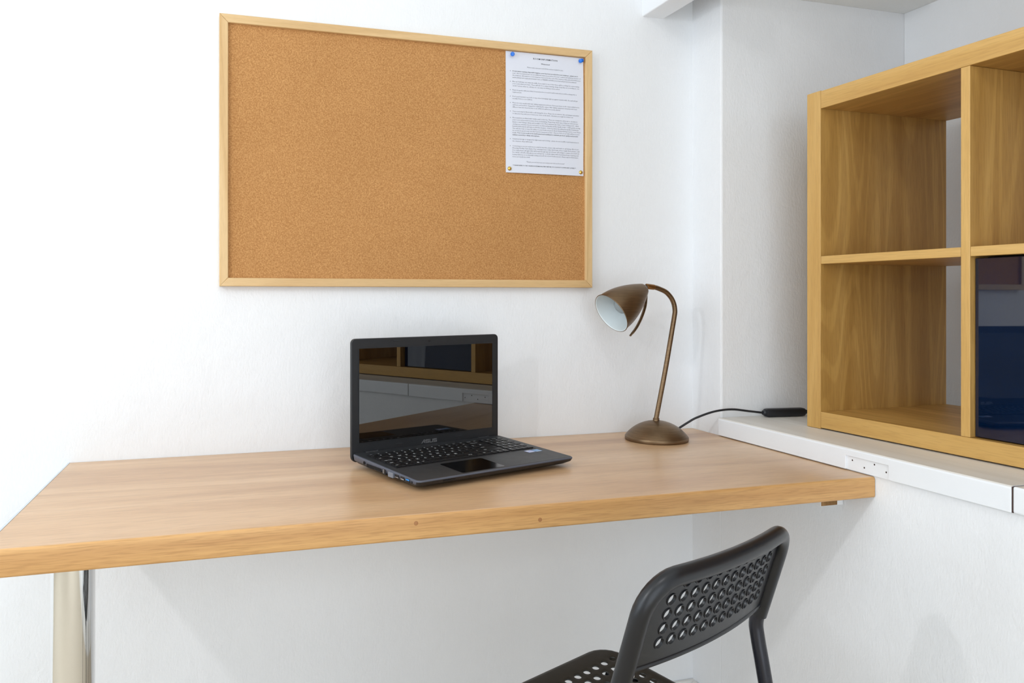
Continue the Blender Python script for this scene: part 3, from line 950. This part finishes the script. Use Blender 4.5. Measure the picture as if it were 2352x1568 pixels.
# raised bezel lip round the glass
bm = bmesh.new()
for d in ((SX0-0.0008, SX0, SZ0-0.0008, SZ1+0.0008), (SX1, SX1+0.0008, SZ0-0.0008, SZ1+0.0008)):
    box(bm, d[0], d[1], -0.0007, 0.001, d[2], d[3])
for d in ((SX0, SX1, SZ0-0.0008, SZ0), (SX0, SX1, SZ1, SZ1+0.0008)):
    box(bm, d[0], d[1], -0.0007, 0.001, d[2], d[3])
finish('bezel_lip', bm, M['lap_body'], lid)
for (bx_, bz_) in ((0.108, 0.2545), (0.272, 0.2545), (0.112, 0.0368), (0.268, 0.0368)):
    bm = bmesh.new(); box(bm, bx_-0.009, bx_+0.009, -0.0006, 0.001, bz_-0.0008, bz_+0.0008, bev=0.0003, seg=1)
    finish('bumper', bm, M['lap_body'], lid)
bm = bmesh.new(); lathe(bm, [(0.0, 0.0001), (0.0011, 0.0001), (0.0013, 0.0004), (0.0024, 0.0004), (0.0026, -0.0004)], 20, frame_to((0.1905, 0.0004, 0.2515), (0, -1, 0)))
finish('webcam', bm, M['port_dark'], lid)
bm = bmesh.new()
# the maker's mark as block lettering: slanted A, S, U, S
def bar(pts):
    bm.faces.new([bm.verts.new((0.1695+p[0]*0.001, 0.00025, 0.0312+p[1]*0.001)) for p in pts])
H_ = 7.6
bar([(0, 0), (2.0, 0), (8.2, H_), (6.2, H_)]); bar([(6.2, H_), (9.6, H_), (9.6, H_-1.7), (6.9, H_-1.7)])
bar([(8.3, 0), (9.9, 0), (9.9, H_), (8.3, H_)]); bar([(4.6, 2.2), (8.3, 2.2), (8.3, 3.7), (5.6, 3.7)])
def letter_s(x):
    bar([(x, 0), (x+9, 0), (x+9, 1.6), (x, 1.6)]); bar([(x, 3.0), (x+9, 3.0), (x+9, 4.6), (x, 4.6)]); bar([(x, 6.0), (x+9, 6.0), (x+9, H_), (x, H_)])
    bar([(x+7.4, 1.6), (x+9, 1.6), (x+9, 3.0), (x+7.4, 3.0)]); bar([(x, 4.6), (x+1.6, 4.6), (x+1.6, 6.0), (x, 6.0)])
letter_s(11.2)
bar([(21.4, 0), (30.2, 0), (30.2, 1.6), (21.4, 1.6)]); bar([(21.4, 1.6), (23.0, 1.6), (23.0, H_), (21.4, H_)]); bar([(28.6, 1.6), (30.2, 1.6), (30.2, H_), (28.6, H_)])
letter_s(31.4)
lg_ = finish('logo', bm, M['logo'], lid); lg_['label'] = 'silver ASUS lettering'
# hinge barrels
for hx in (0.030, LW-0.060):
    bm = bmesh.new(); tube(bm, [(hx, -0.0015, 0.0262), (hx+0.030, -0.0015, 0.0262)], 0.0042, 14)
    finish('hinge', bm, M['lap_body'], lid, 40)

# ================================================================== DESK LAMP
LB = Vector((1.059, -0.121, DESK_Z))
lamp = empty('desk_lamp', LB, label='antique bronze desk lamp with bell shade and white lining', cat='lamp')
bm = bmesh.new()
prof = [(0.0, 0.0), (0.072, 0.0), (0.0745, 0.001), (0.0750, 0.003), (0.0750, 0.0085), (0.0742, 0.0098)]
for i in range(1, 15):
    r = 0.0742*math.cos(PI/2*i/15)
    Rc = (0.0742**2+0.0372**2)/(2*0.0372)
    prof.append((r, 0.0098+math.sqrt(Rc*Rc-r*r)-(Rc-0.0372)))
prof += [(0.0070, 0.0469)]
lathe(bm, prof, 72)
finish('base', bm, M['bronze'], lamp, 32)
bm = bmesh.new(); lathe(bm, [(0.0, 0.044), (0.0080, 0.044), (0.0086, 0.046), (0.0080, 0.0480), (0.0074, 0.0490), (0.0078, 0.0515), (0.0068, 0.053), (0.0, 0.053)], 24, Matrix.Translation((-0.001, 0, 0)))
finish('collar', bm, M['bronze'], lamp, 40)
path = [(-0.002, 0, 0.047), (0.0245, 0, 0.168), (0.0452, 0, 0.274), (0.0500, 0, 0.300), (0.0515, 0, 0.3125), (0.0490, 0, 0.3285), (0.0427, 0, 0.3420), (0.0330, -0.0005, 0.3530), (0.0225, -0.001, 0.3605), (0.008, -0.002, 0.3660), (-0.004, -0.003, 0.3695), (-0.016, -0.004, 0.3708)]
bm = bmesh.new(); tube(bm, catmull(path, 5), 0.0058, 20)
finish('stem', bm, M['bronze'], lamp, 50)
bm = bmesh.new(); tube(bm, [(-0.008, -0.0034, 0.3702), (-0.010, -0.0036, 0.3704), (-0.031, -0.0055, 0.3724), (-0.0325, -0.0056, 0.3726)], [0.0060, 0.0066, 0.0066, 0.0060], 20)
finish('swivel_sleeve', bm, M['brass'], lamp, 40)
# shade: axis from the tip out through the mouth
AX = Vector((-0.848, -0.110, -0.519)).normalized()
TIP = Vector((-0.0345, -0.006, 0.3690))
bm = bmesh.new()
LS = 0.116
prof = []
for i in range(26):
    t = i/25
    r = 0.0498*(1-(1-t)**2.25)**0.62 if t > 0 else 0.0
    r = 0.011 + (0.0498-0.011)*(math.sin(min(1.0, t*1.02)*PI/2)**0.92) if t > 0 else 0.0
    prof.append((r, t*LS))
prof = [(0.0, 0.0), (0.008, 0.0006)]+prof[1:]
mS = frame_to(TIP, AX, (0, 1, 0))
out = prof[:]+[(0.0512, LS), (0.0518, LS+0.0008), (0.0514, LS+0.0018), (0.0500, LS+0.0018)]
lathe(bm, out, 72, mS)
shade = finish('shade', bm, M['bronze'], lamp, 35)
bm = bmesh.new()
inn = [(max(0.0, r-0.0012), h+0.0014) for r, h in prof[:-1]]+[(0.0486, LS), (0.0500, LS+0.0018)]
lathe(bm, inn, 72, mS)
finish('shade_lining', bm, M['shade_white'], shade, 35)
bm = bmesh.new()
lathe(bm, [(0.0, 0.004), (0.0135, 0.004), (0.0145, 0.012), (0.0145, 0.040), (0.010, 0.041), (0.0, 0.041)], 24, mS)
finish('bulb_holder', bm, M['shade_white'], shade, 40)
bm = bmesh.new()
lathe(bm, [(0.0, 0.040), (0.0095, 0.041), (0.011, 0.050), (0.018, 0.060), (0.0222, 0.072), (0.0215, 0.083), (0.0165, 0.092), (0.008, 0.0965), (0.0, 0.0975)], 32, mS)
finish('bulb', bm, M['bulb'], shade, 60)
bm = bmesh.new(); lathe(bm, [(0.0, -0.004), (0.005, -0.0035), (0.0078, 0.0), (0.0085, 0.004), (0.0, 0.005)], 24, frame_to(TIP-Vector((0.0, 0, -0.001)), AX, (0, 1, 0)))
finish('swivel_joint', bm, M['black_plastic'], shade, 50)
# curved handle behind the shade
hp = catmull([(-0.0330, -0.006, 0.3545), (-0.0315, -0.004, 0.3440), (-0.0345, -0.004, 0.3220), (-0.0445, -0.004, 0.2960), (-0.0590, -0.005, 0.2720), (-0.0760, -0.006, 0.2535)], 5)
bm = bmesh.new()
rings = []
for i, p in enumerate(hp):
    t = (hp[min(i+1, len(hp)-1)]-hp[max(i-1, 0)]).normalized()
    nrm = Vector((0, 1, 0)).cross(t).normalized()
    w, th = 0.0060, 0.0022
    if i >= len(hp)-2: w *= 0.6
    rings.append([bm.verts.new(p+Vector((0, 1, 0))*w*math.cos(2*PI*k/14)*1.0+nrm*th*math.sin(2*PI*k/14)) for k in range(14)])
for a, b in zip(rings, rings[1:]):
    for k in range(14): bm.faces.new((a[k], a[(k+1) % 14], b[(k+1) % 14], b[k]))
bm.faces.new(rings[0]); bm.faces.new(rings[-1])
finish('handle', bm, M['bronze'], lamp, 50)
# cord with inline switch resting on the ledge
cp = [(1.100, -0.113, 0.7745), (1.1217, -0.115, 0.7833), (1.148, -0.120, 0.7989), (1.168, -0.127, 0.8109), (1.2123, -0.135, 0.8251), (1.2592, -0.140, 0.8293), (1.3089, -0.142, 0.8231), (1.3431, -0.143, 0.8185), (1.352, -0.1435, 0.8175)]
bm = bmesh.new(); tube(bm, [Vector(p)-LB for p in catmull(cp, 6)], 0.0027, 12)
cord = finish('cord', bm, M['black_plastic'], lamp, 60)
bm = bmesh.new()
c0, c1 = Vector((1.349, -0.1435, LEDGE_Z+0.0110))-LB, Vector((1.470, -0.1575, LEDGE_Z+0.0110))-LB
dv = (c1-c0).normalized(); sv = Vector((0, 0, 1)).cross(dv).normalized()
rings = []
for (t, hw, hh) in ((0.0, 0.005, 0.005), (0.02, 0.0068, 0.0062), (0.05, 0.0074, 0.0068), (0.055, 0.0095, 0.0092), (0.10, 0.0108, 0.0106), (0.5, 0.0112, 0.0106), (0.88, 0.0108, 0.0106), (0.93, 0.0095, 0.0092), (0.935, 0.0074, 0.0068), (0.98, 0.0060, 0.0056), (1.0, 0.0045, 0.0045)):
    p = c0.lerp(c1, t)
    rings.append([bm.verts.new(p+sv*hw*math.copysign(abs(math.cos(2*PI*k/20))**0.6, math.cos(2*PI*k/20))+Vector((0, 0, 1))*hh*math.copysign(abs(math.sin(2*PI*k/20))**0.6, math.sin(2*PI*k/20))) for k in range(20)])
for a, b in zip(rings, rings[1:]):
    for k in range(20): bm.faces.new((a[k], a[(k+1) % 20], b[(k+1) % 20], b[k]))
bm.faces.new(rings[0]); bm.faces.new(rings[-1])
sw = finish('inline_switch', bm, M['black_plastic'], cord, 40)
bm = bmesh.new()
e0 = c1
tube(bm, catmull([e0-dv*0.002, e0+dv*0.012, e0+Vector((0.04, -0.004, -0.006)), e0+Vector((0.12, -0.005, -0.0082)), e0+Vector((0.30, -0.005, -0.0082))], 6), 0.0027, 12)
finish('cord_tail', bm, M['black_plastic'], cord, 60)

# ================================================================== CHAIR
CO, CR = Vector((0.6102, -0.7079, 0.0)), 0.4092
ch = empty('perforated_chair', CO, CR, label='black plastic chair with round holes pushed up to the desk', cat='chair')
CW, YB, CK, BOW = 0.175, -0.1366, 0.3024, 0.018
def py_(z): return YB-CK*(z-0.6)
def yp(x, z): return py_(z)-BOW*(1-min(1.0, (x/CW)**2))
# --- backrest: moulded sleeve and rim plus pierced panel
bm = bmesh.new()
ZB, ZR, RC = 0.616, 0.7590, 0.046
half = []
for z in (ZB, 0.64, 0.66, 0.68, 0.695): half.append((CW, z, 0.0124))
for k in range(0, 9):
    a = PI/2*k/8
    half.append((CW-RC+RC*math.cos(a), ZR-RC+RC*math.sin(a), 0.0124+0.0002*k/8))
for x in (0.11, 0.09, 0.06, 0.03, 0.0): half.append((x, ZR, 0.0126))
full = [(-x, z, r) for x, z, r in half]+[(x, z, r) for x, z, r in reversed(half[:-1])]
pts = [Vector((x, yp(x, z), z)) for x, z, r in full]
tube(bm, pts, [r for x, z, r in full], 22)
# pierced panel, a cell per hole; rear side raised collars
PT, RS, Z1, HR = 0.0229, 0.0204, 0.7263, 0.0068
NSEG = 20
def cell(cx_, cz_, w, h, fmap, r, collar, depth):
    def ringp(rad, off): return [bm.verts.new(fmap(cx_+rad*math.cos(2*PI*k/NSEG+PI/4), cz_+rad*math.sin(2*PI*k/NSEG+PI/4), off)) for k in range(NSEG)]
    def rect(off):
        vv = []
        for k in range(NSEG):
            a = 2*PI*k/NSEG+PI/4
            c, s = math.cos(a), math.sin(a)
            m = max(abs(c), abs(s))
            vv.append(bm.verts.new(fmap(cx_+c/m*w/2, cz_+s/m*h/2, off)))
        return vv
    seq = [rect(0.0), ringp(r+0.0017, 0.0), ringp(r+0.0013, collar), ringp(r+0.0004, collar), ringp(r, collar-0.0004), ringp(r, -depth), rect(-depth)]
    for a, b in zip(seq, seq[1:]):
        for k in range(NSEG): bm.faces.new((a[k], a[(k+1) % NSEG], b[(k+1) % NSEG], b[k]))
def fback(x, z, off): return Vector((x, yp(x, z)-off*0.958, z-off*0.29))
for r_ in range(5):
    zc = Z1-(r_-1)*RS
    for c_ in range(12):
        if r_ == 0 and c_ in (0, 11): continue
        cell((c_-5.5)*PT, zc, PT, RS, fback, HR, 0.0014, 0.0030)
def sheet(x0, x1, z0, z1, nx, off=0.0, depth=0.0030):
    for o_ in (off, -depth):
        g_ = [[bm.verts.new(fback(x0+(x1-x0)*i/nx, z, o_)) for z in (z0, z1)] for i in range(nx+1)]
        for i in range(nx): bm.faces.new((g_[i][0], g_[i+1][0], g_[i+1][1], g_[i][1]))
zlo = Z1-3.5*RS; zhi = Z1+1.5*RS
xe = 6*PT
sheet(-CW+0.006, -xe, zlo, zhi-0.002, 3); sheet(xe, CW-0.006, zlo, zhi-0.002, 3)
for s in (-1, 1):
    a, b = sorted((s*xe, s*5*PT)); sheet(a, b, Z1+0.5*RS, zhi-0.001, 2)
# lower border with a rolled lip
zb0 = 0.6345
sheet(-CW+0.006, CW-0.006, zb0, zlo, 22)
tube(bm, [fback(-CW+0.008+(2*CW-0.016)*i/24, zb0, -0.0022) for i in range(25)], 0.0046, 10)
bk_ = finish('backrest', bm, M['chair_plastic'], ch, 40)
bk_['label'] = 'perforated black backrest with rolled rim'
for s in (-1, 1):
    z = 0.632
    ang = Vector((0.72, -0.69, 0))
    bm = bmesh.new()
    lathe(bm, [(0.0, 0.0012), (0.0018, 0.0012), (0.0032, 0.0004), (0.0034, -0.001)], 16, frame_to(Vector((s*CW, py_(z), z))+ang.normalized()*0.0123, ang, (0, 0, 1)))
    finish('screw', bm, M['screw'], bk_, 40)
# --- seat
SCX, SYF, SYR, SHF, SHR, SZ = 0.020, 0.192, -0.168, 0.206, 0.150, 0.4470
bm = bmesh.new()
def fseat(x, y, off):
    """x in -1..1 across, y in 0..1 from the front; off up"""
    hw = SHF+(SHR-SHF)*y
    dip = -0.006*(1-x*x)*math.sin(PI*min(1, max(0, y)))
    return Vector((SCX+x*hw, SYF+(SYR-SYF)*y, SZ+dip+off))
NCX, NCY = 14, 12
sx0, sy0, sy1 = 0.875, 0.115, 0.905
cwid, chei = 2*sx0/NCX, (sy1-sy0)/NCY
def fcell(x, y, off):
    return fseat(x, y, off)
def seat_cell(cx_, cy_):
    rx, ry = 0.0066/(SHF+(SHR-SHF)*cy_), 0.0066/(SYF-SYR)
    def ringp(k_, off): return [bm.verts.new(fseat(cx_+k_*rx*math.cos(2*PI*k/NSEG+PI/4), cy_+k_*ry*math.sin(2*PI*k/NSEG+PI/4), off)) for k in range(NSEG)]
    def rect(off):
        vv = []
        for k in range(NSEG):
            a = 2*PI*k/NSEG+PI/4; c, s = math.cos(a), math.sin(a); m = max(abs(c), abs(s))
            vv.append(bm.verts.new(fseat(cx_+c/m*cwid/2, cy_+s/m*chei/2, off)))
        return vv
    seq = [rect(0.0), ringp(1.22, 0.0), ringp(1.05, -0.0004), ringp(1.0, -0.0010), ringp(1.0, -0.0024), rect(-0.0024)]
    for a, b in zip(seq, seq[1:]):
        for k in range(NSEG): bm.faces.new((a[k], a[(k+1) % NSEG], b[(k+1) % NSEG], b[k]))
for i in range(NCX):
    for j in range(NCY):
        seat_cell(-sx0+(i+0.5)*cwid, sy0+(j+0.5)*chei)
# border: from the pierced field out to the rounded outline, then rolled down
CY_ = 0.5*(SYF+SYR)
def fillet_outline(off, rc_):
    """rounded trapezoid outline, shrunk inwards by off"""
    slope = (SHF-SHR)/(SYF-SYR)
    def hw(y): return SHR+(y-SYR)*slope-off*math.hypot(1, slope)
    yf, yr = SYF-off, SYR+off
    cs = [Vector((hw(yf), yf)), Vector((-hw(yf), yf)), Vector((-hw(yr), yr)), Vector((hw(yr), yr))]
    out_ = []
    for i in range(4):
        p, a_, b_ = cs[i], cs[i-1], cs[(i+1) % 4]
        da, db = (a_-p).normalized(), (b_-p).normalized()
        ang = math.acos(max(-1, min(1, da.dot(db))))
        d = rc_/math.tan(ang/2)
        c_ = p+(da+db).normalized()*(rc_/math.sin(ang/2))
        v0, v1 = p+da*d-c_, p+db*d-c_
        a0 = math.atan2(v0.y, v0.x); a1 = math.atan2(v1.y, v1.x)
        da_ = (a1-a0+PI) % (2*PI)-PI
        for k in range(13):
            t = a0+da_*k/12
            out_.append(c_+Vector((math.cos(t), math.sin(t)))*rc_)
    return out_
def cast(poly, ang):
    d = Vector((math.cos(ang), math.sin(ang))); o_ = Vector((0, CY_)); best = None
    for i in range(len(poly)):
        p, q = poly[i], poly[(i+1) % len(poly)]
        e = q-p; den = d.x*e.y-d.y*e.x
        if abs(den) < 1e-12: continue
        w_ = p-o_
        t = (w_.x*e.y-w_.y*e.x)/den; u = (w_.x*d.y-w_.y*d.x)/den
        if t > 0 and -1e-6 <= u <= 1+1e-6 and (best is None or t < best): best = t
    return o_+d*best
def hwy(y): return SHR+(y-SYR)*(SHF-SHR)/(SYF-SYR)
fy0, fy1 = SYF+(SYR-SYF)*sy0, SYF+(SYR-SYF)*sy1
field = [Vector((hwy(fy0)*sx0, fy0)), Vector((-hwy(fy0)*sx0, fy0)), Vector((-hwy(fy1)*sx0, fy1)), Vector((hwy(fy1)*sx0, fy1))]
angs = sorted([2*PI*k/140 for k in range(140)]+[math.atan2(p.y-CY_, p.x) % (2*PI) for p in field])
def zdip(p):
    x = p.x/hwy(p.y); y = (p.y-SYF)/(SYR-SYF)
    return -0.006*(1-min(1, x*x))*math.sin(PI*min(1, max(0, y)))
loops = [[cast(field, a) for a in angs]]
zs_ = [[zdip(p) for p in loops[0]]]
for (off, dz_) in ((0.016, 0.0004), (0.010, -0.0006), (0.005, -0.0030), (0.0015, -0.0075), (0.0, -0.013), (0.0, -0.022), (0.0025, -0.025), (0.006, -0.021), (0.009, -0.010)):
    pl2 = fillet_outline(off, 0.046-off)
    loops.append([cast(pl2, a) for a in angs]); zs_.append([dz_ for a in angs])
loops = [[bm.verts.new((SCX+p.x, p.y, SZ+z)) for p, z in zip(L_, Z_)] for L_, Z_ in zip(loops, zs_)]
for a, b in zip(loops, loops[1:]):
    for k in range(len(a)): bm.faces.new((a[k], a[(k+1) % len(a)], b[(k+1) % len(a)], b[k]))
st = finish('seat', bm, M['chair_seat'], ch, 40)
st['label'] = 'perforated black seat with rolled edges'
# --- tube frame
for s in (-1, 1):
    bm = bmesh.new()
    tube(bm, catmull([(s*CW, py_(0.70), 0.70), (s*CW, py_(0.64), 0.64), (s*CW, py_(0.606), 0.606), (s*CW, -0.1405, 0.580), (s*CW, -0.150, 0.53), (s*0.177, -0.168, 0.42), (s*0.185, -0.226, 0.0135)], 5), 0.0108, 18)
    finish('rear_leg', bm, M['chair_metal'], ch, 50)
    bm = bmesh.new()
    tube(bm, catmull([(s*0.168, -0.158, 0.420), (s*0.172, 0.02, 0.418), (s*0.180, 0.115, 0.416), (s*0.183, 0.142, 0.405), (s*0.185, 0.153, 0.375), (s*0.192, 0.185, 0.0135)], 5), 0.0105, 18)
    finish('front_leg', bm, M['chair_metal'], ch, 50)
    for (fx, fy) in ((s*0.185, -0.226), (s*0.192, 0.185)):
        bm = bmesh.new(); lathe(bm, [(0.0, 0.0), (0.0125, 0.0), (0.0135, 0.002), (0.0135, 0.024), (0.0115, 0.027), (0.0, 0.027)], 18, Matrix.Translation((fx, fy, 0)))
        finish('foot_cap', bm, M['black_plastic'], ch, 40)
bm = bmesh.new(); tube(bm, [(-0.172, 0.10, 0.4165), (0.172, 0.10, 0.4165)], 0.0085, 14)
finish('crossbar', bm, M['chair_metal'], ch, 50)
bm = bmesh.new(); tube(bm, [(-0.168, -0.13, 0.4195), (0.168, -0.13, 0.4195)], 0.0085, 14)
finish('crossbar', bm, M['chair_metal'], ch, 50)
